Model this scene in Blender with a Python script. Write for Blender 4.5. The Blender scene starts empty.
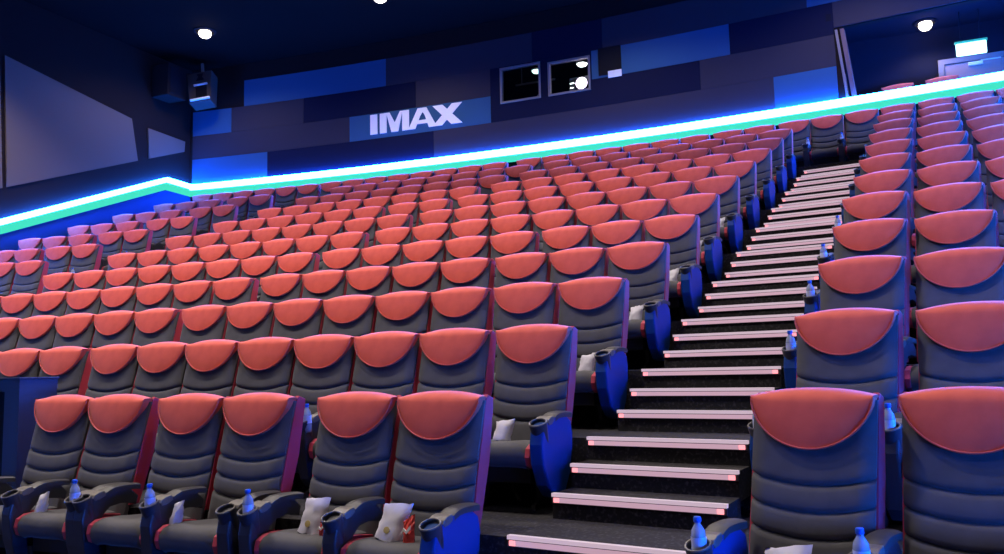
import bpy, bmesh, math, random
from mathutils import Vector, Matrix
random.seed(4)
SC = bpy.context.scene
COL = SC.collection
pi = math.pi

# ------------------------------------------------------------ hall geometry
XC, YC, R1, DD, DZ = -6.7786, -49.8204, 54.3937, 1.1101, 0.4235
TOP1 = -0.117                 # height of the front row's seat tops
SEAT_H = 1.187
def floor_z(k): return TOP1 - SEAT_H + DZ * (k - 1)
def row_r(k): return R1 + DD * (k - 1)
RW = row_r(12) + 0.40         # face of the back wall
XL, XR = -16.0, 3.05          # side walls
CEIL = 7.95
def arc(s, R, z=0.0):
    a = (s - XC) / R
    return Vector((XC + R * math.sin(a), YC + R * math.cos(a), z))
def yarc(R, x): return YC + math.sqrt(R * R - (x - XC) ** 2)

# ------------------------------------------------------------ materials
def mat(name, col, rough=0.6, metal=0.0, noise=None, bump=0.0, emis=None, estr=1.0, spec=0.5, trans=0.0, sheen=0.0, alpha=None):
    m = bpy.data.materials.new(name); m.use_nodes = True
    nt = m.node_tree; b = nt.nodes['Principled BSDF']
    b.inputs['Base Color'].default_value = (*col, 1)
    b.inputs['Roughness'].default_value = rough
    b.inputs['Metallic'].default_value = metal
    b.inputs['Specular IOR Level'].default_value = spec
    b.inputs['Transmission Weight'].default_value = trans
    if sheen:
        b.inputs['Sheen Weight'].default_value = sheen
        b.inputs['Sheen Roughness'].default_value = 0.4
    if emis:
        b.inputs['Emission Color'].default_value = (*emis, 1)
        b.inputs['Emission Strength'].default_value = estr
    if noise or bump:
        tc = nt.nodes.new('ShaderNodeTexCoord'); n = nt.nodes.new('ShaderNodeTexNoise')
        nt.links.new(tc.outputs['Object'], n.inputs['Vector'])
        n.inputs['Scale'].default_value = noise[0] if noise else 60
        n.inputs['Detail'].default_value = 3
        if noise:
            r = nt.nodes.new('ShaderNodeValToRGB')
            r.color_ramp.elements[0].position = noise[2]; r.color_ramp.elements[1].position = noise[3]
            r.color_ramp.elements[0].color = (*col, 1); r.color_ramp.elements[1].color = (*noise[1], 1)
            nt.links.new(n.outputs['Fac'], r.inputs['Fac']); nt.links.new(r.outputs['Color'], b.inputs['Base Color'])
        if bump:
            bp = nt.nodes.new('ShaderNodeBump'); bp.inputs['Strength'].default_value = bump; bp.inputs['Distance'].default_value = 0.01
            nt.links.new(n.outputs['Fac'], bp.inputs['Height']); nt.links.new(bp.outputs['Normal'], b.inputs['Normal'])
    return m

M = {}
M['red'] = mat('red_fabric', (0.80, 0.108, 0.060), 0.75, noise=(9, (0.70, 0.083, 0.048), 0.35, 0.7), bump=0.15, sheen=0.25)
M['redside'] = mat('red_side_fabric', (0.50, 0.035, 0.085), 0.7, sheen=0.2)
M['piping'] = mat('red_piping', (0.60, 0.09, 0.07), 0.6)
M['grey'] = mat('grey_fabric', (0.074, 0.072, 0.084), 0.8, noise=(14, (0.062, 0.060, 0.072), 0.35, 0.7), bump=0.1, sheen=0.15)
M['shell'] = mat('black_shell_plastic', (0.02, 0.02, 0.022), 0.5)
M['arm'] = mat('dark_arm_plastic', (0.028, 0.03, 0.045), 0.42)
M['armpad'] = mat('dark_padded_arm_vinyl', (0.045, 0.042, 0.045), 0.5)
M['armtop'] = mat('warm_lit_console_plastic', (0.13, 0.115, 0.105), 0.4)  # grey plastic with the warm reflected light put into its base colour
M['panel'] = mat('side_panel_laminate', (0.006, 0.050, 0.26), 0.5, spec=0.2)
M['carpet'] = mat('speckled_dark_carpet', (0.012, 0.011, 0.014), 0.95, noise=(45, (0.06, 0.055, 0.065), 0.52, 0.74))
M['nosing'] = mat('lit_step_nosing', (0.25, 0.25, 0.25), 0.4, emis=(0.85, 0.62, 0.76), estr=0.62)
M['noseled'] = mat('pink_step_light', (0.3, 0.2, 0.25), 0.4, emis=(0.62, 0.38, 0.48), estr=0.8)
M['reddot'] = mat('red_step_end_light', (0.4, 0.05, 0.05), 0.4, emis=(1.0, 0.30, 0.34), estr=1.6)
M['nosegap'] = mat('dark_metal', (0.09, 0.08, 0.09), 0.5, metal=0.5)
M['wall'] = mat('dark_grey_wall_fabric', (0.016, 0.011, 0.012), 0.9, bump=0.1, spec=0.12)
M['pgrey'] = mat('grey_wall_panel_fabric', (0.040, 0.034, 0.050), 0.9, bump=0.1, spec=0.12)
M['pnavy'] = mat('navy_wall_panel_fabric', (0.008, 0.009, 0.030), 0.9, bump=0.1, spec=0.12)
M['pblue'] = mat('blue_wall_panel_fabric', (0.034, 0.100, 0.21), 0.85, bump=0.1, spec=0.12)
M['ppale'] = mat('pale_grey_wall_panel_fabric', (0.150, 0.115, 0.105), 0.9, bump=0.1, spec=0.12)
M['ceil'] = mat('dark_ceiling_paint', (0.006, 0.004, 0.0045), 0.95, spec=0.05)
M['letters'] = mat('white_lettering', (0.97, 0.93, 0.95), 0.5)
M['led'] = mat('blue_white_led_tube', (0.5, 0.8, 0.9), 0.4, emis=(0.0095, 0.14, 1.0), estr=135)
M['ledside'] = mat('bright_blue_white_led_tube', (0.5, 0.8, 0.9), 0.4, emis=(0.005, 0.13, 1.0), estr=290)
M['coveglow'] = mat('turquoise_cove_glow', (0.0, 0.0, 0.0), 1.0, spec=0.0, emis=(0.06, 0.80, 0.58), estr=1.0)  # emission stands in for LED light falling on the cove surface
M['frame'] = mat('beige_window_frame', (0.20, 0.17, 0.17), 0.5)
M['glass'] = mat('projection_window_glass', (0.9, 0.9, 0.95), 0.02, trans=1.0)
M['booth'] = mat('dark_booth_paint', (0.010, 0.010, 0.020), 0.9, spec=0.1)
M['metalgrey'] = mat('grey_equipment_metal', (0.22, 0.20, 0.22), 0.45, metal=0.3)
M['plens'] = mat('projector_beam_light', (1, 1, 1), 0.3, emis=(0.95, 0.8, 1.0), estr=14)
M['tubew'] = mat('white_lamp_light', (1, 1, 1), 0.3, emis=(0.85, 1.0, 0.9), estr=5)
M['tubeg'] = mat('greenish_lamp_light', (1, 1, 1), 0.3, emis=(0.6, 1.0, 0.78), estr=3)
M['down'] = mat('warm_downlight_lens', (1, 1, 1), 0.3, emis=(1.0, 0.86, 0.62), estr=9)
M['exit'] = mat('exit_sign_light', (0.6, 0.9, 0.7), 0.3, emis=(0.55, 1.0, 0.72), estr=2.4)
M['exitgreen'] = mat('exit_sign_green', (0.03, 0.3, 0.12), 0.4, emis=(0.05, 0.5, 0.2), estr=0.5)
M['door'] = mat('pale_door_paint', (0.36, 0.23, 0.22), 0.6, spec=0.2)
M['doorframe'] = mat('pale_door_frame_paint', (0.24, 0.20, 0.21), 0.6, spec=0.2)
M['curtain'] = mat('pinkish_brown_jamb_cloth', (0.17, 0.11, 0.12), 0.9, spec=0.1)
M['black'] = mat('black_plastic', (0.005, 0.005, 0.010), 0.7, spec=0.15)
M['bluespill'] = mat('blue_led_spill_tint', (0.012, 0.055, 0.26), 0.8, spec=0.1)  # blue base colour stands in for LED light running down the wall
M['speaker'] = mat('grey_speaker_cabinet', (0.055, 0.045, 0.045), 0.7, spec=0.15)
M['white'] = mat('white_plastic', (0.8, 0.8, 0.82), 0.5)
M['paper'] = mat('white_bag_paper', (0.66, 0.64, 0.76), 0.7, noise=(6, (0.56, 0.54, 0.66), 0.4, 0.65), bump=0.3)
M['gold'] = mat('gold_printed_mark', (0.55, 0.42, 0.16), 0.6)
M['redpack'] = mat('red_snack_wrapper', (0.7, 0.06, 0.05), 0.45)
M['water'] = mat('clear_blue_bottle_plastic', (0.62, 0.72, 0.98), 0.12, trans=0.55)
M['cap'] = mat('blue_bottle_cap', (0.02, 0.12, 0.65), 0.35)
M['label'] = mat('white_bottle_label', (0.65, 0.70, 0.95), 0.5)
M['box'] = mat('dark_blue_cabinet_laminate', (0.022, 0.026, 0.075), 0.5)

# ------------------------------------------------------------ mesh helpers
def link(name, bm, m, parent=None, loc=(0, 0, 0), rot=(0, 0, 0), smooth=False, recalc=True):
    if recalc: bmesh.ops.recalc_face_normals(bm, faces=bm.faces[:])
    me = bpy.data.meshes.new(name); bm.to_mesh(me); bm.free()
    me.materials.append(M[m])
    if smooth:
        for p in me.polygons: p.use_smooth = True
        try: me.set_sharp_from_angle(angle=math.radians(50))
        except Exception: pass
    o = bpy.data.objects.new(name, me); COL.objects.link(o)
    o.location = loc; o.rotation_euler = rot
    if parent: o.parent = parent
    return o
def empty(name, loc=(0, 0, 0), rz=0.0):
    o = bpy.data.objects.new(name, None); COL.objects.link(o)
    o.location = loc; o.rotation_euler = (0, 0, rz); o.empty_display_size = 0.1
    return o
def tag(o, label=None, cat=None, group=None, kind=None):
    if label: o['label'] = label
    if cat: o['category'] = cat
    if group: o['group'] = group
    if kind: o['kind'] = kind
    return o
def box(bm, x0, x1, y0, y1, z0, z1, bev=0.0, seg=2):
    mtx = Matrix.Translation(((x0 + x1) / 2, (y0 + y1) / 2, (z0 + z1) / 2)) @ Matrix.Diagonal((x1 - x0, y1 - y0, z1 - z0, 1))
    g = bmesh.ops.create_cube(bm, size=1, matrix=mtx)
    if bev:
        vs = set(g['verts']); es = [e for e in bm.edges if e.verts[0] in vs and e.verts[1] in vs]
        bmesh.ops.bevel(bm, geom=es, offset=bev, segments=seg, profile=0.5, affect='EDGES')
    return bm
def prism(bm, pts, axis, a, b, bev=0.0):
    """closed outline pts (2-tuples) extruded between a and b along axis (0 x, 1 y, 2 z)"""
    def P(u, v, w):
        return {0: (w, u, v), 1: (u, w, v), 2: (u, v, w)}[axis]
    A = [bm.verts.new(P(u, v, a)) for u, v in pts]; B = [bm.verts.new(P(u, v, b)) for u, v in pts]
    fs = [bm.faces.new(A), bm.faces.new(B[::-1])]
    n = len(pts)
    for i in range(n): bm.faces.new((A[i], B[i], B[(i + 1) % n], A[(i + 1) % n]))
    if bev:
        es = set(fs[0].edges) | set(fs[1].edges)
        bmesh.ops.bevel(bm, geom=list(es), offset=bev, segments=2, profile=0.5, affect='EDGES')
    return bm
def grid(bm, P):
    V = [[bm.verts.new(p) for p in row] for row in P]
    for i in range(len(V) - 1):
        for j in range(len(V[0]) - 1):
            bm.faces.new((V[i][j], V[i][j + 1], V[i + 1][j + 1], V[i + 1][j]))
    return V
def lathe(bm, prof, n=16, c=(0, 0, 0), cap=True):
    rings = [[bm.verts.new((c[0] + r * math.cos(2 * pi * i / n), c[1] + r * math.sin(2 * pi * i / n), c[2] + z)) for i in range(n)] for r, z in prof]
    for a, b in zip(rings, rings[1:]):
        for i in range(n): bm.faces.new((a[i], a[(i + 1) % n], b[(i + 1) % n], b[i]))
    if cap:
        bm.faces.new(rings[0][::-1]); bm.faces.new(rings[-1])
def tube(bm, pts, r, n=6):
    pts = [Vector(p) for p in pts]; rings = []
    for i, p in enumerate(pts):
        t = (pts[min(i + 1, len(pts) - 1)] - pts[max(i - 1, 0)]).normalized()
        u = t.cross(Vector((0, 1, 0.01))).normalized(); v = t.cross(u)
        rings.append([bm.verts.new(p + (u * math.cos(2 * pi * k / n) + v * math.sin(2 * pi * k / n)) * r) for k in range(n)])
    for a, b in zip(rings, rings[1:]):
        for k in range(n): bm.faces.new((a[k], a[(k + 1) % n], b[(k + 1) % n], b[k]))
    bm.faces.new(rings[0][::-1]); bm.faces.new(rings[-1])
def closed_solid_from_grids(bm, F, B):
    """front grid F and back grid B of equal size joined along the rim"""
    VF = grid(bm, F); VB = grid(bm, B)
    def rim(V):
        return V[0][:] + [r[-1] for r in V[1:]] + V[-1][-2::-1] + [r[0] for r in V[-2:0:-1]]
    a, b = rim(VF), rim(VB)
    for i in range(len(a)):
        j = (i + 1) % len(a)
        bm.faces.new((a[i], a[j], b[j], b[i]))

# ------------------------------------------------------------ cinema seat
HW = 0.280                                   # half width of the back
def back_y(z):                               # line of the upholstered front, leaning back
    t = (z - 0.45) / (1.19 - 0.45)
    return -0.135 + 0.175 * t + 0.02 * t * t
SEAMS = (0.755, 0.640, 0.530)
def halfw(z): return 0.270 + 0.012 * (z - 0.45) / 0.74
def seam_z(z0, u): return z0 + 0.042 * u * u

def backrest_bm(nx=14):
    bm = bmesh.new(); F = []; B = []
    zs = sorted({0.36, 0.40, 0.44, 0.47, 0.50, *[q + d for q in SEAMS for d in (-0.028, -0.014, -0.007, 0.0, 0.007, 0.014, 0.028)], 0.585, 0.695, 0.80, 0.83, 0.88, 0.94, 1.0, 1.06, 1.10, 1.13})
    for z0 in zs:
        fr = []; br = []; wnd = max(0.0, min(1.0, (z0 - 0.40) / 0.10, (1.0 - z0) / 0.15))
        d = min(abs(z0 - q) for q in SEAMS)
        for j in range(nx + 1):
            u = -1 + 2 * j / nx; z = z0 + 0.042 * u * u * wnd; x = u * (halfw(z))
            y = back_y(z) + 0.013 * math.exp(-(d / 0.008) ** 2) - 0.010 * min(1.0, d / 0.035) ** 0.6
            y += 0.028 * max(0.0, abs(u) - 0.88) / 0.12
            fr.append((x, y, z)); br.append((x, back_y(z) + 0.05, z))
        F.append(fr); B.append(br)
    closed_solid_from_grids(bm, F, B); return bm
def headrest_pts(u, v):
    zt = 1.187 - 0.032 * abs(u) ** 2.2
    zb = 1.138 - 0.223 * max(0.0, 1 - u * u) ** 0.56
    return zt, zb
def headrest_bm(nx=18, nv=12):
    bm = bmesh.new(); F = []; B = []
    for i in range(nv + 1):
        v = i / nv; fr = []; br = []
        for j in range(nx + 1):
            u = math.sin(pi / 2 * (-1 + 2 * j / nx)); x = u * HW * (1.0 - 0.02 * (1 - v))
            zt, zb = headrest_pts(u, v)
            z = zb + (zt - zb) * v
            puff = (math.sin(pi * min(1, v * 0.62 + 0.06))) ** 0.6
            y = back_y(z) - 0.022 - 0.034 * puff * (1 - 0.35 * u * u)
            y += 0.060 * max(0.0, v - 0.80) / 0.20 * max(0.0, v - 0.80) / 0.20
            y += 0.004 * math.sin(u * 21) * math.exp(-((v - 0.35) / 0.2) ** 2) * math.exp(-(u / 0.45) ** 2)
            fr.append((x, y, z)); br.append((x, back_y(z) + 0.085 - 0.03 * v, z - 0.012 * v))
        F.append(fr); B.append(br)
    closed_solid_from_grids(bm, F, B); return bm
def piping_bm():
    bm = bmesh.new(); pts = []
    for j in range(23):
        u = math.sin(pi / 2 * (-1 + 2 * j / 22)); zt, zb = headrest_pts(u, 0)
        pts.append((u * HW * 0.985, back_y(zb) - 0.040, zb + 0.002))
    tube(bm, pts, 0.0045, 6); return bm
def bolster_bm(sx):
    bm = bmesh.new(); out = []
    for i in range(11):
        z = 0.44 + 0.70 * i / 10; out.append((back_y(z) + 0.036, z))
    out.append((back_y(1.16) + 0.05, 1.162))
    for i in range(10, -1, -1):
        z = 0.44 + 0.70 * i / 10; out.append((back_y(z) + 0.150 - 0.03 * abs(i - 5) / 5, z))
    prism(bm, out, 0, sx * 0.250, sx * 0.282, 0.006); return bm
def shell_bm():
    bm = bmesh.new(); out = []
    for i in range(9):
        z = 0.43 + 0.70 * i / 8; out.append((back_y(z) + 0.05, z))
    for i in range(8, -1, -1):
        z = 0.43 + 0.70 * i / 8; out.append((back_y(z) + 0.125, z))
    prism(bm, out, 0, -0.248, 0.248, 0.01); return bm
def cushion_bm():
    bm = bmesh.new(); F = []; B = []
    prof = [(-0.06, 0.455), (-0.15, 0.475), (-0.28, 0.488), (-0.40, 0.500), (-0.49, 0.502), (-0.545, 0.488), (-0.572, 0.455), (-0.575, 0.41), (-0.56, 0.37), (-0.52, 0.345)]
    for (y, z) in prof:
        fr = []; br = []
        for j in range(11):
            u = -1 + 2 * j / 10; e = 0.016 * max(0, abs(u) - 0.7) / 0.3
            dip = 0.010 * math.cos(u * pi * 1.0) if y > -0.5 else 0.004 * math.cos(u * pi)
            fr.append((u * 0.218, y + e, z - e - dip * 0.5)); br.append((u * 0.218, max(y, -0.50) * 0.98 - 0.0, 0.34))
        F.append(fr); B.append(br)
    closed_solid_from_grids(bm, F, B); return bm
def cushion_side_bm(sx):
    bm = bmesh.new()
    out = [(-0.06, 0.445), (-0.28, 0.476), (-0.42, 0.490), (-0.50, 0.488), (-0.552, 0.462), (-0.566, 0.41), (-0.548, 0.36), (-0.50, 0.338), (-0.06, 0.338)]
    prism(bm, out, 0, sx * 0.216, sx * 0.252, 0.006); return bm
def base_bm():
    bm = bmesh.new()
    box(bm, -0.20, 0.20, -0.46, -0.10, 0.17, 0.275, 0.01)
    for sx in (-1, 1):
        prism(bm, [(-0.40, 0.0), (-0.10, 0.0), (-0.10, 0.03), (-0.14, 0.06), (-0.14, 0.20), (-0.34, 0.20), (-0.32, 0.06), (-0.40, 0.03)], 0, sx * 0.17, sx * 0.20)
    return bm
def arm_body_bm(closed, w0=-0.045, w1=0.045):
    bm = bmesh.new()
    if closed:                                    # shield shaped panel facing the stairs
        out = [(-0.10, 0.655), (-0.16, 0.69), (-0.30, 0.70), (-0.40, 0.69), (-0.46, 0.668), (-0.515, 0.64), (-0.54, 0.54), (-0.525, 0.42),
               (-0.46, 0.29), (-0.38, 0.215), (-0.30, 0.19), (-0.22, 0.22), (-0.14, 0.33), (-0.09, 0.48), (-0.08, 0.58)]
        prism(bm, out, 0, w0, w1, 0.012)
    else:                                         # open arch: front column, bridge, short rear root
        out = [(-0.10, 0.64), (-0.16, 0.69), (-0.30, 0.70), (-0.40, 0.69), (-0.46, 0.668), (-0.51, 0.64), (-0.53, 0.54), (-0.51, 0.38),
               (-0.48, 0.26), (-0.42, 0.20), (-0.38, 0.21), (-0.40, 0.33), (-0.42, 0.46), (-0.39, 0.56), (-0.33, 0.61), (-0.24, 0.622),
               (-0.16, 0.60), (-0.115, 0.585)]
        prism(bm, out, 0, w0, w1, 0.012)
    return bm
def pad_bm():
    bm = bmesh.new()
    n = 9; F = []; B = []
    for i in range(n):
        t = i / (n - 1); y = -0.09 - 0.32 * t; z = 0.688 + 0.030 * math.sin(pi * min(1, 0.25 + 0.62 * t)) - (0.045 * max(0, t - 0.7) / 0.3)
        fr = []; br = []
        for j in range(7):
            u = -1 + 2 * j / 6; w = 0.047 * (1 - 0.25 * max(0, t - 0.75) / 0.25)
            fr.append((u * w, y, z + 0.010 * (1 - u * u) ** 0.5)); br.append((u * w, y, z - 0.03))
        F.append(fr); B.append(br)
    closed_solid_from_grids(bm, F, B); return bm
def console_bm():
    bm = bmesh.new()
    prism(bm, [(-0.37, 0.705), (-0.41, 0.700), (-0.445, 0.685), (-0.455, 0.668), (-0.44, 0.65), (-0.40, 0.655), (-0.36, 0.675)], 0, -0.049, 0.049, 0.004); return bm
def cup_bm():
    bm = bmesh.new(); n = 20
    prof = [(0.030, -0.17), (0.040, -0.15), (0.052, -0.02), (0.054, 0.0), (0.050, 0.004), (0.044, 0.0), (0.041, -0.06), (0.036, -0.09)]
    lathe(bm, [(r * 1.08, z) for r, z in prof], n)
    bmesh.ops.rotate(bm, verts=bm.verts[:], cent=(0, 0, 0), matrix=Matrix.Rotation(math.radians(22), 3, 'X'))
    bmesh.ops.translate(bm, verts=bm.verts[:], vec=(0, -0.500, 0.668)); return bm
def cup_rim_bm():
    bm = bmesh.new(); n = 24; k = 6
    rings = []
    for i in range(n):
        a = 2 * pi * i / n; ring = []
        for j in range(k):
            b = 2 * pi * j / k; r = 0.053 + 0.005 * math.cos(b)
            ring.append(bm.verts.new((r * math.cos(a), r * math.sin(a), 0.004 + 0.005 * math.sin(b))))
        rings.append(ring)
    for i in range(n):
        A, B = rings[i], rings[(i + 1) % n]
        for j in range(k): bm.faces.new((A[j], A[(j + 1) % k], B[(j + 1) % k], B[j]))
    bmesh.ops.rotate(bm, verts=bm.verts[:], cent=(0, 0, 0), matrix=Matrix.Rotation(math.radians(22), 3, 'X'))
    bmesh.ops.translate(bm, verts=bm.verts[:], vec=(0, -0.500, 0.668)); return bm

def add_arm(root, x, closed):
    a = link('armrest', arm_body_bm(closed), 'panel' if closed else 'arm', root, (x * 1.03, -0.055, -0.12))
    link('arm_pad', pad_bm(), 'armpad', a, smooth=True)
    link('console_top', console_bm(), 'armtop', a)
    c = link('cup_holder', cup_bm(), 'arm', a, smooth=True)
    link('cup_rim', cup_rim_bm(), 'armtop', a, smooth=True)
    return a
def make_seat(left, right):
    """left / right: None, 'open' or 'closed' armrest on the viewer's left / right"""
    r = empty('cinema_seat')
    link('backrest', backrest_bm(), 'grey', r, smooth=True)
    h = link('headrest', headrest_bm(), 'red', r, smooth=True)
    link('piping', piping_bm(), 'piping', h, smooth=True)
    for sx in (-1, 1): link('side_bolster', bolster_bm(sx), 'redside', r)
    link('back_shell', shell_bm(), 'shell', r)
    c = link('seat_cushion', cushion_bm(), 'grey', r, (0, 0, -0.07), smooth=True)
    for sx in (-1, 1): link('cushion_side', cushion_side_bm(sx), 'redside', c)
    link('pedestal', base_bm(), 'shell', r)
    if left: add_arm(r, -0.30, left == 'closed')
    if right: add_arm(r, 0.30, right == 'closed')
    return r
def children_of(o): return [c for c in o.children]
def copy_tree(o, parent=None):
    c = o.copy(); COL.objects.link(c)
    if parent: c.parent = parent
    for ch in children_of(o): copy_tree(ch, c)
    return c

ORD = ['', 'first', 'second', 'third', 'fourth', 'fifth', 'sixth', 'seventh', 'eighth', 'ninth', 'tenth', 'eleventh', 'twelfth',
       'thirteenth', 'fourteenth', 'fifteenth', 'sixteenth', 'seventeenth', 'eighteenth', 'nineteenth', 'twentieth']
P = 0.60
def run(s, n): return [s + P * i for i in range(n)]
CENTRE = {
    1: [[-5.59, -5.01], run(-4.31, 2), run(-2.92, 2)],
    2: [[-8.15, -7.58, -7.00], [-6.33, -5.75, -5.18, -4.59, -4.00], run(-3.41, 2), [-2.17]],
    3: [[-9.32, -8.74, -8.17, -7.58, -6.99], run(-6.33, 6), [-2.70, -2.09]],
    4: [[-11.06, -10.48, -9.90, -9.32, -8.74, -8.15, -7.55, -6.94], run(-6.23, 5), run(-3.19, 3)],
    5: [run(-11.07, 8), run(-6.16, 5), run(-3.10, 3)],
    6: [run(-11.02, 8), run(-6.06, 8)],
    7: [run(-10.93, 8), run(-5.97, 8)],
    8: [run(-10.90, 6), run(-7.20, 2), run(-5.88, 8)],
    9: [run(-10.80, 8), run(-5.77, 8)],
    10: [run(-10.73, 8), run(-5.68, 8)],
    11: [run(-10.65, 8), run(-5.61, 8)],
}
RIGHT0 = {1: -0.28, 2: -0.15, 3: -0.06, 4: 0.01, 5: 0.07, 6: 0.17, 7: 0.23, 8: 0.31, 9: 0.37, 10: 0.45, 11: 0.53}
RIGHTN = {1: 2, 2: 2, 3: 3, 4: 3, 5: 3, 6: 4, 7: 4, 8: 4, 9: 4, 10: 4, 11: 4}
RSTEP = {1: 0.645, 2: 0.65}
LEFT = {6: [run(-13.57, 2)], 7: [[-15.50, -14.87, -14.33], run(-13.60, 2)], 8: [[-15.53, -14.93, -14.30], run(-13.57, 2)],
        9: [[-15.52, -14.92, -14.27], run(-13.51, 2)], 10: [[-15.48, -14.87, -14.22], run(-13.43, 2)], 11: [[-15.41, -14.79, -14.15], run(-13.38, 2)]}
ROW12 = [run(-15.30, 6), run(-11.66, 8), run(-6.65, 7), run(-2.40, 2), [-1.17 + 0.01, -0.58, 0.02, 0.62, 1.23, 1.83, 2.42]]

protos = {}
def seat(k, s, left, right, label, zoff=0.0, roff=0.0, turn=0.0):
    key = (left, right)
    if key not in protos:
        protos[key] = make_seat(left, right); o = protos[key]
    else:
        o = copy_tree(protos[key])
    R = row_r(k) - 0.045 + roff; a = (s - XC) / row_r(k)
    o.location = (XC + R * math.sin(a), YC + R * math.cos(a), floor_z(k) + zoff)
    o.rotation_euler = (0, 0, -a - turn)
    tag(o, label, 'seat', 'red and grey cinema seats')
    return o
def rowname(k): return 'front row' if k == 1 else '%s row up' % ORD[k]
base = 'red-topped grey cinema seat, '
def dist_groups(groups, k, text, endL, endR, turn=0.0):
    flat = [(gi, i, s) for gi, g in enumerate(groups) for i, s in enumerate(g)]
    out = []
    for n, (gi, i, s) in enumerate(flat):
        g = groups[gi]
        L = 'open'; Rr = None
        if n == 0 and endL: L = 'closed'
        if i == len(g) - 1 and (n == len(flat) - 1 or flat[n + 1][2] - s > 0.69): Rr = 'open'
        if n == len(flat) - 1 and endR: Rr = 'closed'
        out.append(seat(k, s, L, Rr, text(n, len(flat)), turn=turn))
    return out
S = {}
for k, g in CENTRE.items():
    S[('c', k)] = dist_groups(g, k, lambda n, N, k=k: base + rowname(k) + ', ' + ORD[N - n] + ' seat left of the near stairs', k >= 5, True)
for k, s0 in RIGHT0.items():
    g = [[s0 + i * RSTEP.get(k, 0.617) for i in range(RIGHTN[k])]]
    S[('r', k)] = dist_groups(g, k, lambda n, N, k=k: base + rowname(k) + ', ' + ORD[n + 1] + ' seat right of the near stairs', True, False, math.radians(8))
for k, g in LEFT.items():
    S[('l', k)] = dist_groups(g, k, lambda n, N, k=k: base + rowname(k) + ', ' + ORD[N - n] + ' seat left of the far stairs', False, True)
S[('b', 12)] = dist_groups(ROW12, 12, lambda n, N: base + 'topmost row under the blue light strip, ' + (ORD[N - n] if N - n <= 20 else 'twenty-' + ORD[N - n - 20] if N-n < 30 else 'thirtieth') + ' from the right', False, False)
for i, s in enumerate((0.55, 1.30)):
    seat(12, s, 'open', 'open', base + 'behind the light-strip parapet, ' + ('nearer the jamb' if i == 0 else 'nearer the exit door'), zoff=0.74, roff=1.24)

# ------------------------------------------------------------ terraces and stairs
def re(k): return row_r(k) - 1.24
bm = bmesh.new()
xs = [XL + (XR - XL) * i / 40 for i in range(41)]
prof_rows = []
for x in xs:
    col = [(x, -7.0, floor_z(1))]
    for k in range(2, 13):
        y = yarc(re(k), x); col += [(x, y, floor_z(k - 1)), (x, y, floor_z(k))]
    col.append((x, 19.4, floor_z(12)))
    prof_rows.append(col)
V = grid(bm, prof_rows)
tag(link('floor', bm, 'carpet', recalc=False), kind='structure')

def staircase(label, x_of_y, width, ang, k0, kmax):
    r = empty('staircase', (x_of_y(5) + width / 2, 5, floor_z(1)))
    tag(r, label, 'stairs', 'aisle stairs')
    off = -Vector(r.location)
    for k in range(k0, kmax):
        for m in range(3):
            yb = yarc(re(k), x_of_y(yarc(re(k), -1.8)))
            y0 = yb + (0.0, 0.556, 0.834)[m]; x0 = x_of_y(y0); x1 = x0 + width; y1 = y0 + ang * width
            z = floor_z(k) + DZ / 3 * m + 0.004
            if k == k0 and m == 0: continue
            dep = (0.57, 0.29, 0.29)[m]
            sb = bmesh.new()
            dx = 0.083 * dep
            prism(sb, [(x0, y0), (x1, y1), (x1 + dx, y1 + dep), (x0 + dx, y0 + dep)], 2, z - 0.165, z)
            bmesh.ops.translate(sb, verts=sb.verts[:], vec=off)
            st = link('step', sb, 'carpet', r)
            d = Vector((x1 - x0, y1 - y0, 0)).normalized(); nrm = Vector((d.y, -d.x, 0))
            A = Vector((x0, y0, z)); B = Vector((x1, y1, z))
            def bar(a, b, o0, o1, z0, z1, name, mname):
                q = bmesh.new(); p = []
                for zz in (z0, z1):
                    for (pt, oo) in ((a, o0), (b, o0), (b, o1), (a, o1)):
                        v = pt + nrm * oo; p.append(q.verts.new((v.x + off.x, v.y + off.y, z + zz + off.z)))
                for f in ((0, 1, 2, 3), (4, 7, 6, 5), (0, 4, 5, 1), (1, 5, 6, 2), (2, 6, 7, 3), (3, 7, 4, 0)): q.faces.new([p[i] for i in f])
                return link(name, q, mname, st)
            bar(A, B, -0.022, 0.012, -0.015, 0.006, 'nosing', 'nosing')
            bar(A, B, 0.000, 0.009, -0.052, -0.015, 'light_channel', 'nosegap')
            bar(A + d * 0.02, B - d * 0.02, 0.009, 0.013, -0.047, -0.019, 'light_strip', 'noseled')
            bar(A + d * 0.015, A + d * 0.05, 0.010, 0.017, -0.046, -0.020, 'end_light', 'reddot')
            bar(B - d * 0.05, B - d * 0.015, 0.010, 0.017, -0.046, -0.020, 'end_light', 'reddot')
    return r
staircase('carpeted stairs with pink-lit step edges between the centre and right seats', lambda y: -2.197 + 0.083 * y, 1.03, -0.145, 1, 12)
staircase('distant stairs between the far left seats and centre seats', lambda y: -12.95 + 0.05 * y, 0.98, 0.085, 5, 12)

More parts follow.
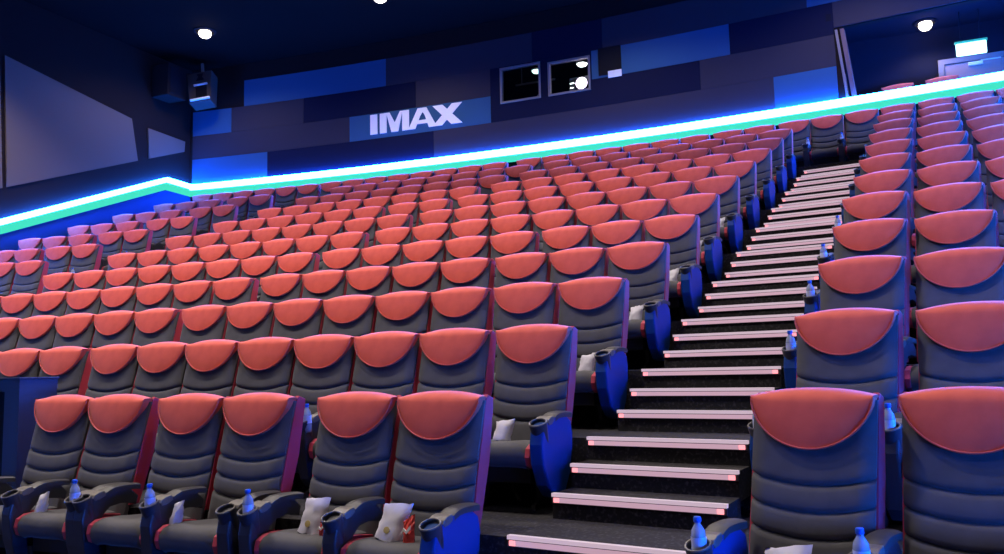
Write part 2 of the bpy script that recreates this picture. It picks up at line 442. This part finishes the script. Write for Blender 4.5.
# ------------------------------------------------------------ back wall, panels
def arc_cells(bm, s_breaks, z_breaks, skip, off0, off1, step=0.5):
    """solid cells on the curved wall; off0 towards the hall (smaller radius), off1 behind"""
    for i in range(len(s_breaks) - 1):
        for j in range(len(z_breaks) - 1):
            sm = (s_breaks[i] + s_breaks[i + 1]) / 2; zm = (z_breaks[j] + z_breaks[j + 1]) / 2
            if any(a < sm < b and c < zm < d for a, b, c, d in skip): continue
            n = max(1, int((s_breaks[i + 1] - s_breaks[i]) / step)); prev = None
            for q in range(n + 1):
                s = s_breaks[i] + (s_breaks[i + 1] - s_breaks[i]) * q / n
                a = (s - XC) / RW
                ring = []
                for (o, z) in ((off0, z_breaks[j]), (off0, z_breaks[j + 1]), (off1, z_breaks[j + 1]), (off1, z_breaks[j])):
                    R = RW + o; ring.append(bm.verts.new((XC + R * math.sin(a), YC + R * math.cos(a), z)))
                if prev:
                    for t in range(4): bm.faces.new((prev[t], prev[(t + 1) % 4], ring[(t + 1) % 4], ring[t]))
                else: bm.faces.new(ring)
                prev = ring
            bm.faces.new(prev[::-1])
WIN = [(-7.44, -6.48, 5.97, 6.78), (-6.28, -5.32, 5.97, 6.72)]
OPEN = (-0.22, 9, 4.86, 6.30)
bm = bmesh.new()
arc_cells(bm, [-16.05, -7.44, -6.48, -6.28, -5.32, -0.22, 3.6], [3.2, 4.86, 5.97, 6.30, 6.72, 6.78, CEIL], WIN + [OPEN], 0.0, 0.12)
bmesh.ops.remove_doubles(bm, verts=bm.verts[:], dist=1e-4)
tag(link('wall_back', bm, 'wall'), kind='structure')

Z = [4.90, 5.56, 6.18, 6.82, 7.50]
def panel(s0, s1, z0, z1, m, label, holes=(), off=0.03):
    bm = bmesh.new()
    sb = sorted({s0, s1, *[h[0] for h in holes], *[h[1] for h in holes]}); zb = sorted({z0, z1, *[h[2] for h in holes], *[h[3] for h in holes]})
    arc_cells(bm, sb, zb, holes, -off, -0.002)
    bmesh.ops.remove_doubles(bm, verts=bm.verts[:], dist=1e-4)
    o = link('wall_panel', bm, m)
    return tag(o, label, 'wall panel', 'fabric panels on the back wall')
g = 0.004
panel(-15.95, -13.74, Z[0], Z[1], 'pblue', 'blue panel low in the far left corner above the light strip')
panel(-13.74 + g, -9.16, Z[0], Z[1], 'pnavy', 'long navy panel under the white lettering just above the light strip')
panel(-9.16 + g, -1.52, Z[0], Z[1], 'pgrey', 'very long grey panel above the light strip below the projection windows')
panel(-1.52 + g, -0.36, Z[0], Z[1], 'pblue', 'blue panel low beside the opening jamb')
panel(-15.95, -11.41, Z[1] + g, Z[2], 'pgrey', 'grey panel left of the blue letter panel')
imax = panel(-11.41 + g, -7.70, Z[1] + g, Z[2], 'pblue', 'blue panel carrying the large white lettering')
panel(-7.70 + g, -2.95, Z[1] + g, Z[2], 'pnavy', 'navy panel beneath the two projection windows', [(-7.44, -6.48, 5.97, 6.18), (-6.28, -5.32, 5.97, 6.18)])
panel(-2.95 + g, -0.36, Z[1] + g, Z[2], 'pgrey', 'grey panel above the low blue panel by the opening')
panel(-15.95, -14.80, Z[2] + g, Z[3], 'pblue', 'small blue panel under the corner speaker')
panel(-14.80 + g, -12.70, Z[2] + g, Z[3], 'pgrey', 'grey panel between the small blue and the navy panel')
panel(-12.70 + g, -9.61, Z[2] + g, Z[3], 'pnavy', 'navy panel above and left of the white lettering')
panel(-9.61 + g, -7.70, Z[2] + g, Z[3], 'pgrey', 'grey panel above the letters, left of the projection windows')
panel(-7.70 + g, -5.28, Z[2] + g, Z[3], 'pnavy', 'navy panel around the tops of the projection windows', [(-7.44, -6.48, 6.18, 6.78), (-6.28, -5.32, 6.18, 6.72)])
panel(-5.28 + g, -2.33, Z[2] + g, Z[3], 'pblue', 'long blue panel right of the projection windows')
panel(-2.33 + g, -0.36, Z[2] + g, Z[3], 'pnavy', 'navy panel above the opening jamb, right of the long blue panel')
panel(-0.36 + g, 3.3, 6.32, Z[3], 'pgrey', 'grey panel over the opening to the exit lobby')
panel(-14.43, -10.41, Z[3] + g, Z[4], 'pblue', 'long blue panel high on the left under the ceiling')
panel(-10.41 + g, -6.66, Z[3] + g, Z[4], 'pgrey', 'grey panel high above the white lettering')
panel(-6.66 + g, -5.02, Z[3] + g, Z[4], 'pnavy', 'dark panel directly above the projection windows')
panel(-5.02 + g, -0.82, Z[3] + g, Z[4], 'pgrey', 'grey panel above the long blue panel')
panel(-0.82 + g, 3.3, Z[3] + g, Z[4], 'pblue', 'blue panel at the top right corner of the back wall')

# wall letters (flat cut letters on the blue panel)
L0 = -10.83
def poly_letter(polys, label):
    bm = bmesh.new()
    for pl in polys:
        A = []; B = []
        for (x, t) in pl:
            s = L0 + x * 1.0; a = (s - XC) / RW; z = 5.665 + 0.485 * t
            for lst, o in ((A, -0.050), (B, -0.031)):
                R = RW + o; lst.append(bm.verts.new((XC + R * math.sin(a), YC + R * math.cos(a), z)))
        bm.faces.new(A); bm.faces.new(B[::-1]); n = len(A)
        for i in range(n): bm.faces.new((A[i], B[i], B[(i + 1) % n], A[(i + 1) % n]))
    return tag(link('sign_letter', bm, 'letters'), label, 'letter', 'white letters on the back wall')
poly_letter([[(0, 0), (0, 1), (.19, 1), (.19, 0)]], 'white cut letter I on the blue wall panel')
poly_letter([[(.26, 0), (.26, 1), (.44, 1), (.44, 0)], [(.44, .95), (.44, 1), (.52, 1), (.66, .46), (.66, 0), (.57, 0)], [(.66, 0), (.66, .46), (.80, 1), (.86, 1), (.86, .95), (.75, 0)],
             [(.86, 0), (.86, 1), (1.04, 1), (1.04, 0)]], 'white cut letter M on the blue wall panel')
poly_letter([[(1.02, 0), (1.27, 1), (1.40, 1), (1.40, .80), (1.33, .60), (1.20, 0)], [(1.40, .80), (1.40, 1), (1.50, 1), (1.76, 0), (1.56, 0), (1.46, .60)],
             [(1.25, .22), (1.30, .40), (1.50, .40), (1.54, .22)]], 'white cut letter A on the blue wall panel')
poly_letter([[(1.66, 1), (1.92, 1), (2.42, 0), (2.14, 0)], [(2.16, 1), (2.42, 1), (1.90, 0), (1.66, 0)]], 'white cut letter X on the blue wall panel')

# ------------------------------------------------------------ LED strips
def led_back():
    r = empty('light_strip', arc(-6.8, RW - 0.05, 4.8))
    off = -Vector(r.location)
    for nm, m, z0, z1, o0, o1 in (('led_tube', 'led', 4.755, 4.895, -0.100, -0.035), ('cove_glow', 'coveglow', 4.60, 4.755, -0.040, -0.002)):  # lower band glows in place of the lit cove below the tube
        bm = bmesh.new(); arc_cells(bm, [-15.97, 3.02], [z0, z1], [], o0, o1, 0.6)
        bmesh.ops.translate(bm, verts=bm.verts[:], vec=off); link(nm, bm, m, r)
    return tag(r, 'glowing blue-white light strip along the back wall above the top row', 'light strip', 'blue light strips')
led_back()
def led_side(xw, sgn, label):
    r = empty('light_strip', (xw, 10, 2.6))
    ye = YC + math.sqrt(RW ** 2 - (xw - XC) ** 2)
    y0 = 15.7; z0 = 4.85; sl = 0.3975
    for nm, m, a, b, d in (('led_tube', 'ledside' if sgn < 0 else 'led', -0.035, 0.085, 0.10), ('cove_glow', 'coveglow', -0.225, -0.035, 0.045)):
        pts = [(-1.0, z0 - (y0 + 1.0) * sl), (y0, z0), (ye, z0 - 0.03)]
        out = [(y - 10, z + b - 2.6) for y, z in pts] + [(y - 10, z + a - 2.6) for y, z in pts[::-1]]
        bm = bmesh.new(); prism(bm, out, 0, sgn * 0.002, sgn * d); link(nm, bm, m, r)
    return tag(r, label, 'light strip', 'blue light strips')
led_side(XL, 1, 'glowing blue-white light strip climbing the left wall')
led_side(XR, -1, 'glowing blue-white light strip climbing the right wall')

# ------------------------------------------------------------ side walls, ceiling
def wallbox(name, x0, x1, y0, y1, z0, z1, m='wall'):
    bm = bmesh.new(); box(bm, x0, x1, y0, y1, z0, z1); return tag(link(name, bm, m), kind='structure')
wallbox('wall_left', XL - 0.15, XL, -7, 16.72, -1.4, CEIL)
wallbox('wall_right', XR, XR + 0.15, -7, 19.4, -1.4, CEIL)
wallbox('ceiling', XL - 0.15, XR + 0.15, -7, 17.3, CEIL, CEIL + 0.15, 'ceil')
bm = bmesh.new()
prism(bm, [(-1.0, -4.0), (16.56, 2.9), (16.56, 4.60), (15.7, 4.62), (-1.0, 4.62 - 16.7 * 0.3975)], 0, XL + 0.002, XL + 0.02)
tag(link('trim_led_spill', bm, 'bluespill'), kind='structure')  # strip added under the left LED, coloured as its blue spill
def side_panel(pts, label):
    bm = bmesh.new(); prism(bm, pts, 0, XL + 0.002, XL + 0.035)
    return tag(link('wall_panel', bm, 'ppale'), label, 'wall panel', 'pale panels on the left wall')
side_panel([(11.50, 3.90), (14.81, 5.17), (14.60, 6.15), (11.33, 6.62)], 'large pale grey slanted panel on the left wall')
side_panel([(15.16, 5.30), (16.30, 5.73), (16.32, 6.0), (15.10, 6.05)], 'small pale panel on the left wall near the back corner')
side_panel([(8.0, 2.55), (11.40, 3.86), (11.22, 6.64), (8.0, 7.1)], 'pale panel on the left wall nearest the screen')

# ------------------------------------------------------------ projection windows and booth
def arc_frame(idx, w, booth_label):
    a0, a1, z0, z1 = w; t = 0.034
    bm = bmesh.new(); arc_cells(bm, [a0 - .01, a0 + t, a1 - t, a1 + .01], [z0 - .01, z0 + t, z1 - t, z1 + .01], [(a0 + t, a1 - t, z0 + t, z1 - t)], -0.050, 0.06)
    bmesh.ops.remove_doubles(bm, verts=bm.verts[:], dist=1e-4)
    f = tag(link('window_%d' % idx, bm, 'frame'), kind='structure')
    bm = bmesh.new(); arc_cells(bm, [a0 + t, a1 - t], [z0 + t, z1 - t], [], 0.0, 0.012); link('pane', bm, 'glass', f)
arc_frame(1, WIN[0], ''); arc_frame(2, WIN[1], '')
wallbox('wall_booth_back', -8.3, -4.4, 19.3, 19.4, 5.1, 7.4, 'booth')
wallbox('wall_booth_left', -8.4, -8.3, 17.35, 19.4, 5.1, 7.4, 'booth')
wallbox('wall_booth_right', -4.4, -4.3, 17.35, 19.4, 5.1, 7.4, 'booth')
wallbox('floor_booth', -8.4, -4.3, 17.35, 19.4, 5.0, 5.1, 'booth')
wallbox('ceiling_booth', -8.4, -4.3, 17.35, 19.4, 7.3, 7.4, 'booth')
pr = empty('projector', (-5.70, 17.95, 5.22)); tag(pr, 'digital projector shining behind the right projection window', 'projector')
bm = bmesh.new(); box(bm, -0.32, 0.32, -0.15, 0.6, 0.85, 1.32, 0.03); link('body', bm, 'metalgrey', pr)
bm = bmesh.new(); lathe(bm, [(0.13, 0), (0.15, 0.02), (0.15, 0.12), (0.14, 0.15)], 20)
bmesh.ops.rotate(bm, verts=bm.verts[:], cent=(0, 0, 0), matrix=Matrix.Rotation(pi / 2, 3, 'X')); bmesh.ops.translate(bm, verts=bm.verts[:], vec=(0.02, -0.15, 1.10)); link('lens_barrel', bm, 'black', pr)
bm = bmesh.new(); lathe(bm, [(0.002, 0), (0.13, 0.0), (0.13, 0.02), (0.002, 0.03)], 20)
bmesh.ops.rotate(bm, verts=bm.verts[:], cent=(0, 0, 0), matrix=Matrix.Rotation(pi / 2, 3, 'X')); bmesh.ops.translate(bm, verts=bm.verts[:], vec=(0.02, -0.285, 1.10)); link('lens', bm, 'plens', pr)
bm = bmesh.new(); box(bm, -0.25, 0.25, 0.0, 0.5, -0.12, 0.85, 0.02); link('pedestal', bm, 'black', pr)
bm = bmesh.new(); box(bm, -0.30, -0.20, -0.155, -0.145, 1.17, 1.19); box(bm, -0.30, -0.22, -0.155, -0.145, 1.07, 1.085); link('status_light', bm, 'tubew', pr)
rk = empty('equipment_rack', (-6.75, 18.1, 5.1)); tag(rk, 'grey equipment rack behind the left projection window', 'equipment rack')
bm = bmesh.new(); box(bm, -0.18, 0.18, 0, 0.5, 0, 1.28, 0.02); link('cabinet', bm, 'metalgrey', rk)
bm = bmesh.new(); box(bm, -0.14, 0.14, -0.012, 0.002, 0.95, 1.2); link('front_panel', bm, 'black', rk)
rl = empty('ceiling_rail', (-7.05, 18.2, 6.72)); tag(rl, 'pale pipe rail hung behind the left projection window', 'rail')
bm = bmesh.new(); box(bm, -0.45, 0.55, -0.02, 0.02, -0.02, 0.02, 0.005); link('rail_bar', bm, 'frame', rl)
bm = bmesh.new(); box(bm, -0.3, -0.28, -0.01, 0.01, 0.02, 0.58); box(bm, 0.38, 0.40, -0.01, 0.01, 0.02, 0.58); link('hanger', bm, 'frame', rl)
for (x, z, m, lab) in ((-6.70, 6.72, 'tubeg', 'greenish lamp glowing behind the left projection window'), (-5.62, 6.70, 'tubew', 'white lamp glowing behind the right projection window')):
    t = empty('booth_lamp', (x, 17.55, z)); tag(t, lab, 'lamp', 'lamps inside the projection booth')
    bm = bmesh.new(); lathe(bm, [(0.02, 0.07), (0.13, 0.06), (0.14, 0.03), (0.13, 0.02)], 16); link('housing', bm, 'metalgrey', t, smooth=True)
    bm = bmesh.new(); lathe(bm, [(0.01, -0.035), (0.09, -0.02), (0.12, 0.02)], 16); link('lens', bm, m, t, smooth=True)
    bm = bmesh.new(); lathe(bm, [(0.015, 0.06), (0.015, 7.3 - z)], 8); link('stem', bm, 'black', t)
# small third port with a sheet of paper below it
pt = empty('projection_port', arc(-4.86, RW, 6.5)); off = -Vector(pt.location)
bm = bmesh.new(); arc_cells(bm, [-5.10, -4.62], [6.24, 6.815], [], -0.045, -0.031); bmesh.ops.translate(bm, verts=bm.verts[:], vec=off); link('dark_pane', bm, 'black', pt)
bm = bmesh.new(); arc_cells(bm, [-5.115, -5.10, -4.62, -4.605], [6.225, 6.24, 6.815, 6.83], [(-5.10, -4.62, 6.24, 6.815)], -0.052, -0.031); bmesh.ops.remove_doubles(bm, verts=bm.verts[:], dist=1e-4); bmesh.ops.translate(bm, verts=bm.verts[:], vec=off); link('frame', bm, 'black', pt)
tag(pt, 'small dark port window set in the long blue panel', 'window port')
bm = bmesh.new(); arc_cells(bm, [-4.90, -4.60], [6.14, 6.29], [], -0.065, -0.053); tag(link('notice_card', bm, 'white'), 'blank white card at the foot of the small dark port', 'card')

# ------------------------------------------------------------ exit lobby
wallbox('wall_lobby_back', -0.5, XR, 18.25, 18.4, 3.2, 6.6, 'booth')
wallbox('wall_lobby_left', -0.5, -0.35, 16.95, 18.25, 3.2, 6.6, 'booth')
wallbox('ceiling_lobby', -0.5, XR, 16.85, 18.4, 6.46, 6.6, 'booth')
pts = [(x, yarc(RW + 0.12, x)) for x in [-0.35 + 3.4 * i / 8 for i in range(9)]]
bm = bmesh.new(); prism(bm, pts + [(3.05, 18.25), (-0.35, 18.25)], 2, floor_z(12) + 0.002, floor_z(12) + 0.74); tag(link('floor_lobby', bm, 'carpet'), kind='structure')
# leaning jamb lining
def jamb(s_top, s_bot, w, m, name):
    bm = bmesh.new(); q = []
    for (s, z) in ((s_bot, 4.88), (s_bot + w, 4.88), (s_top + w, 6.26), (s_top, 6.26)):
        a = (s - XC) / RW
        for o in (-0.05, 0.12):
            R = RW + o; q.append(bm.verts.new((XC + R * math.sin(a), YC + R * math.cos(a), z)))
    F = [q[i] for i in (0, 2, 4, 6)]; B = [q[i] for i in (1, 3, 5, 7)]
    bm.faces.new(F); bm.faces.new(B[::-1])
    for i in range(4): bm.faces.new((F[i], B[i], B[(i + 1) % 4], F[(i + 1) % 4]))
    return tag(link(name, bm, m), kind='structure')
jamb(-0.345, -0.215, 0.045, 'doorframe', 'trim_1')
jamb(-0.255, -0.115, 0.075, 'curtain', 'trim_2')
# door
bm = bmesh.new()
prism(bm, [(1.44, 4.10), (1.44, 5.80), (2.72, 5.80), (2.72, 4.10), (2.62, 4.10), (2.62, 5.70), (1.54, 5.70), (1.54, 4.10)], 1, 18.17, 18.249)
fr = tag(link('door_1', bm, 'doorframe'), kind='structure')
bm = bmesh.new(); box(bm, 1.55, 2.61, 18.20, 18.245, 4.11, 5.69, 0.004); link('door_leaf', bm, 'door', fr)
bm = bmesh.new(); box(bm, 1.95, 2.20, 18.14, 18.20, 5.60, 5.67, 0.01); box(bm, 2.16, 2.50, 18.13, 18.15, 5.665, 5.68); link('door_closer', bm, 'white', fr)
bm = bmesh.new(); box(bm, 2.44, 2.56, 18.15, 18.20, 4.40, 4.43, 0.008); link('door_handle', bm, 'metalgrey', fr)
ex = empty('exit_sign', (1.95, 17.5, 5.72)); tag(ex, 'illuminated green exit sign hanging in front of the lobby door', 'sign')
bm = bmesh.new(); box(bm, -0.25, 0.25, -0.03, 0.03, -0.12, 0.12, 0.02); link('lit_face', bm, 'exit', ex)
bm = bmesh.new(); box(bm, -0.27, 0.27, -0.035, 0.035, 0.115, 0.16, 0.01); link('housing', bm, 'exitgreen', ex)
bm = bmesh.new(); box(bm, -0.17, -0.15, -0.01, 0.01, 0.15, 0.75); box(bm, 0.15, 0.17, -0.01, 0.01, 0.15, 0.75); link('hanger', bm, 'black', ex)

# ------------------------------------------------------------ ceiling downlights
def downlight(x, y, z, label, r=0.20):
    o = empty('downlight', (x, y, z)); tag(o, label, 'ceiling light', 'ceiling downlights')
    bm = bmesh.new(); lathe(bm, [(r * 1.25, 0.0), (r * 1.25, -0.02), (r * 1.02, -0.035), (r, -0.005)], 24, cap=False); link('trim_ring', bm, 'black', o, smooth=True)
    bm = bmesh.new(); lathe(bm, [(0.01, -0.17), (r * 0.4, -0.155), (r * 0.62, -0.12), (r * 0.72, -0.07), (r * 0.66, -0.02)], 24); link('lens', bm, 'down', o, smooth=True)
def spot(x, y, z, e, ang=150, blend=0.6, r=0.12, col=(1.0, 0.88, 0.78), tgt=None):
    l = bpy.data.lights.new('downlight_lamp', 'SPOT'); l.energy = e; l.color = col; l.spot_size = math.radians(ang); l.spot_blend = blend; l.shadow_soft_size = r
    ob = bpy.data.objects.new('downlight_lamp', l); COL.objects.link(ob); ob.location = (x, y, z - 0.30)
    if tgt: ob.rotation_euler = (Vector(tgt) - ob.location).to_track_quat('-Z', 'Y').to_euler()
    return ob
E0 = 850
downlight(-13.80, 14.66, CEIL, 'glowing ceiling downlight near the left corner speaker')
downlight(-9.17, 14.83, CEIL, 'glowing ceiling downlight at the top edge above the white lettering')
spot(-13.80, 14.66, CEIL, 160, 160)
for x in (-9.17, -4.6, 0.0): spot(x, 14.83, CEIL, 260, 150)
for y, e in ((9.6, 1.0), (4.4, 1.5), (-0.8, 0.3)):
    for x in (-13.8, -9.2, -4.6, 0.0):
        spot(x, y, CEIL, E0 * e * (0.38 if x > -1 else 1.0), 120)
downlight(1.24, 17.75, 6.46, 'glowing downlight in the exit lobby ceiling', 0.17)
spot(1.24, 17.75, 6.44, 40, 160)

# ------------------------------------------------------------ corner speakers
sp = empty('corner_loudspeaker', (-15.02, 15.85, 6.80), math.radians(38)); tag(sp, 'grey surround loudspeaker hung high in the back left corner', 'loudspeaker')
sp.rotation_euler = (math.radians(-12), math.radians(-8), math.radians(20))
bm = bmesh.new(); prism(bm, [(-0.30, 0.0), (0.24, 0.0), (0.30, 0.84), (-0.34, 0.84)], 1, 0.0, 0.40, 0.015); link('cabinet', bm, 'speaker', sp)
bm = bmesh.new(); box(bm, -0.12, 0.16, -0.02, 0.01, 0.10, 0.42, 0.01); link('woofer_opening', bm, 'black', sp)
bm = bmesh.new(); prism(bm, [(-0.10, 0.60), (0.10, 0.60), (0.05, 0.70), (0.08, 0.78), (-0.08, 0.78), (-0.04, 0.70)], 1, -0.015, 0.01); link('horn', bm, 'black', sp)
bm = bmesh.new(); box(bm, -0.16, 0.19, -0.05, 0.0, 0.44, 0.485, 0.01); link('upper_trim_bar', bm, 'white', sp)
bm = bmesh.new(); box(bm, -0.26, 0.24, -0.06, 0.0, 0.03, 0.075, 0.01); link('lower_trim_bar', bm, 'white', sp)
bm = bmesh.new(); box(bm, -0.03, 0.03, 0.15, 0.21, 0.84, 1.2); link('hanging_bracket', bm, 'metalgrey', sp)
sw = empty('bass_loudspeaker', (-15.66, 15.35, 6.86)); tag(sw, 'large dark bass loudspeaker box on the left wall beside the corner speaker', 'loudspeaker')
bm = bmesh.new(); box(bm, -0.33, 0.20, -0.15, 0.45, 0.0, 0.80, 0.015); link('cabinet', bm, 'wall', sw)
bm = bmesh.new(); box(bm, 0.20, 0.22, -0.10, 0.40, 0.06, 0.74, 0.01); link('grille', bm, 'black', sw)

# ------------------------------------------------------------ cabinet at the end of the front row
cb = empty('side_cabinet', (-6.75, 4.66, floor_z(2))); tag(cb, 'dark blue box cabinet with recessed front left of the front row', 'cabinet')
bm = bmesh.new(); W, H = 0.52, 0.885
for (a, b, c, d) in ((-W, W, H - 0.09, H), (-W, W, 0, 0.06), (W - 0.17, W, 0.06, H - 0.09), (-W, -W + 0.10, 0.06, H - 0.09)):
    box(bm, a, b, 0.0, 0.34, c, d)
box(bm, -W + 0.1, W - 0.17, 0.12, 0.34, 0.06, H - 0.09); bmesh.ops.remove_doubles(bm, verts=bm.verts[:], dist=1e-4)
link('carcass', bm, 'box', cb)
bm = bmesh.new(); box(bm, -W - 0.01, W + 0.01, -0.01, 0.35, H, H + 0.015, 0.004); link('top_edge', bm, 'box', cb)
bm = bmesh.new(); box(bm, -W + 0.11, W - 0.18, 0.10, 0.12, 0.07, H - 0.10); link('recessed_panel', bm, 'black', cb)

# ------------------------------------------------------------ bottles and bags
def make_bottle():
    r = empty('water_bottle')
    bm = bmesh.new(); lathe(bm, [(0.026, 0.0), (0.031, 0.006), (0.031, 0.05), (0.029, 0.055), (0.031, 0.06), (0.031, 0.125), (0.028, 0.145), (0.016, 0.165), (0.0125, 0.172), (0.0125, 0.182)], 14); link('bottle_body', bm, 'water', r, smooth=True)
    bm = bmesh.new(); lathe(bm, [(0.0318, 0.064), (0.0318, 0.118)], 14, cap=False); link('bottle_label', bm, 'label', r, smooth=True)
    bm = bmesh.new(); lathe(bm, [(0.0155, 0.178), (0.0165, 0.182), (0.0165, 0.196), (0.014, 0.200)], 14); link('bottle_cap', bm, 'cap', r, smooth=True)
    return r
bproto = None
def world_of(seatobj, loc):
    m = Matrix.Translation(seatobj.location) @ Matrix.Rotation(seatobj.rotation_euler.z, 4, 'Z'); return m @ Vector(loc), seatobj.rotation_euler.z
def bottle(seatobj, side, label, dz=0.0):
    global bproto
    if bproto is None: bproto = make_bottle(); o = bproto
    else: o = copy_tree(bproto)
    p, rz = world_of(seatobj, (0.309 * side, -0.540, 0.467 + dz)); o.location = p; o.rotation_euler = (math.radians(4), 0, rz)
    return tag(o, label, 'bottle', 'water bottles in the cup holders')
def crumple(w, h, d, seed):
    rnd = random.Random(seed); bm = bmesh.new(); F = []; B = []; n = 8
    for i in range(n + 1):
        v = i / n; fr = []; br = []
        for j in range(n + 1):
            u = -1 + 2 * j / n
            x = u * w / 2 * (1 - 0.10 * math.sin(pi * v)) + rnd.uniform(-1, 1) * 0.003
            z = v * h + rnd.uniform(-1, 1) * 0.004 + (0.02 * u if v > 0.9 else 0)
            t = d / 2 * (1 - u * u) ** 0.5 * (1 - v ** 2.2) ** 0.7 + 0.002
            fr.append((x, -t + rnd.uniform(-1, 1) * 0.006, z)); br.append((x, t + rnd.uniform(-1, 1) * 0.005, z))
        F.append(fr); B.append(br)
    closed_solid_from_grids(bm, F, B); return bm
def bag(seatobj, label, x=0.05, y=-0.30, w=0.19, h=0.20, rx=-0.25, ry=0.12, seed=1, mark=True, lay=False, z=None, zr=0):
    r = empty('snack_bag'); p, rz = world_of(seatobj, (x, y, (0.42 if z is None else z)))
    r.location = p; r.rotation_euler = ((-1.25 if lay else rx), ry, rz + zr)
    link('bag_body', crumple(w, h, 0.07, seed), 'paper', r, smooth=True)
    if mark:
        bm = bmesh.new(); lathe(bm, [(0.002, 0), (0.018, 0.0), (0.018, 0.003), (0.002, 0.004)], 12)
        bmesh.ops.rotate(bm, verts=bm.verts[:], cent=(0, 0, 0), matrix=Matrix.Rotation(pi / 2, 3, 'X')); bmesh.ops.translate(bm, verts=bm.verts[:], vec=(0.0, -0.038, h * 0.27)); link('printed_mark', bm, 'gold', r)
    return tag(r, label, 'bag', 'white snack bags left on the seats')
def wrapper(seatobj, label, x, y, seed=3, w=0.07, h=0.13):
    r = empty('snack_packet'); p, rz = world_of(seatobj, (x, y, 0.42)); r.location = p; r.rotation_euler = (-0.2, -0.1, rz)
    link('packet_body', crumple(w, h, 0.04, seed), 'redpack', r)
    bm = bmesh.new(); prism(bm, [(-w * .42, h * .45), (-w * .2, h * .62), (w * .05, h * .5), (w * .4, h * .7), (w * .4, h * .55), (w * .05, h * .38), (-w * .2, h * .5), (-w * .42, h * .33)], 1, -0.030, -0.024); link('white_print', bm, 'white', r)
    return tag(r, label, 'snack packet', 'red and white snack packets')

c1 = S[('c', 1)]     # a b c d e f, left to right
bag(c1[4], 'white snack bag with gold mark standing on the front seat second from the stairs', 0.02, -0.42, 0.17, 0.20, -0.25, 0.14, 1)
bag(c1[5], 'white snack bag leaning on the front-row seat nearest the stairs', -0.05, -0.42, 0.17, 0.20, -0.3, 0.20, 5)
wrapper(c1[5], 'red and white packet beside the bag on the front seat by the stairs', 0.10, -0.44)
wrapper(c1[4], 'red and white packet on the front seat second from the stairs', 0.15, -0.46, 4, 0.05, 0.09)
for i, nm in ((1, 'second from the cabinet'), (3, 'fourth from the cabinet')):
    o = bag(c1[i], 'small white and red snack bag on the front-row seat ' + nm, -0.13 if i == 1 else -0.19, -0.46, 0.07, 0.13, -0.15, 0.1, 7 + i, mark=False)
bottle(c1[1], 1, 'water bottle in the front-row armrest between the second and third seats'); bottle(c1[3], -1, 'water bottle in the front-row armrest left of the fourth seat'); bottle(c1[4], -1, 'water bottle in the front-row armrest left of the fifth seat')
r1 = S[('r', 1)]; bottle(r1[0], -1, 'water bottle with blue cap at the foot of the right front seats'); bottle(r1[1], -1, 'water bottle in the armrest between the two right front seats')
bag(r1[0], 'white snack bag lying on the right front seat beside the stairs', 0.0, -0.42, 0.20, 0.14, -0.5, 0.0, 9, mark=False)
bottle(S[('r', 2)][1], -1, 'blue-lit water bottle glimpsed behind the gap between the right front seats')
for k in (2, 3, 4, 5, 6): bottle(S[('r', k)][0], -1, 'water bottle in the stair-side armrest, right block, %s' % rowname(k))
c2 = S[('c', 2)]
bottle(c2[7], 1, 'water bottle in the second-row armrest behind the gap in front seats'); bottle(c2[2], 1, 'water bottle in the second-row armrest gap at far left')
bottle(S[('c', 3)][4], 1, 'water bottle at the gap in the third row'); bottle(S[('c', 4)][7], 1, 'water bottle at the gap in the fourth row'); bottle(S[('c', 5)][7], 1, 'water bottle at the gap in the fifth row')
for k in range(2, 8):
    bag(S[('c', k)][-1], 'white snack bag on the stair-side centre seat, %s' % rowname(k), -0.02 if k == 2 else 0.12, -0.42, 0.13 if k < 4 else 0.12, 0.14, -0.3, 0.1, 20 + k, mark=False)
for k in (7, 8, 9, 10):
    for j in (-1, -2): bottle(S[('l', k)][j], 1 if j == -1 else -1, 'water bottle in the far left block, %s, %s seat' % (rowname(k), 'aisle' if j == -1 else 'second'))
b12 = S[('b', 12)]
for o in b12:
    pass
for s_t, nm in ((-1.16, 'left'), (-0.58, 'middle'), (0.02, 'right')):
    o = min(b12, key=lambda q: abs(q.location.x - arc(s_t, row_r(12)).x)); bottle(o, 1, 'water bottle in the top-row seats at the head of the stairs, %s one' % nm)
o = min(b12, key=lambda q: abs(q.location.x - (-12.3))); bottle(o, 1, 'water bottle in the top row at the head of the far stairs')

# ------------------------------------------------------------ camera, world, view
w = bpy.data.worlds.new('World'); SC.world = w; w.use_nodes = True
w.node_tree.nodes['Background'].inputs['Color'].default_value = (0.25, 0.28, 0.6, 1)
w.node_tree.nodes['Background'].inputs['Strength'].default_value = 0.03
cd = bpy.data.cameras.new('camera'); cam = bpy.data.objects.new('camera', cd); COL.objects.link(cam)
fw = Vector((-0.39889236, 0.91066407, 0.10759105)); rt = Vector((0.91476955, 0.40334898, -0.02250041)); up = Vector((0.06388705, -0.08944577, 0.99394059))
cam.matrix_world = Matrix(((rt.x, up.x, -fw.x, 0), (rt.y, up.y, -fw.y, 0), (rt.z, up.z, -fw.z, 0), (0, 0, 0, 1)))
cd.sensor_width = 36; cd.sensor_fit = 'HORIZONTAL'; cd.lens = 36 * 849.506 / 1004; cd.clip_start = 0.05
SC.camera = cam
SC.view_settings.view_transform = 'Standard'; SC.view_settings.look = 'None'; SC.view_settings.gamma = 1; SC.view_settings.exposure = 0.0
SC.view_settings.use_curve_mapping = False
SC.cycles.use_denoising = True
SC.cycles.max_bounces = 6
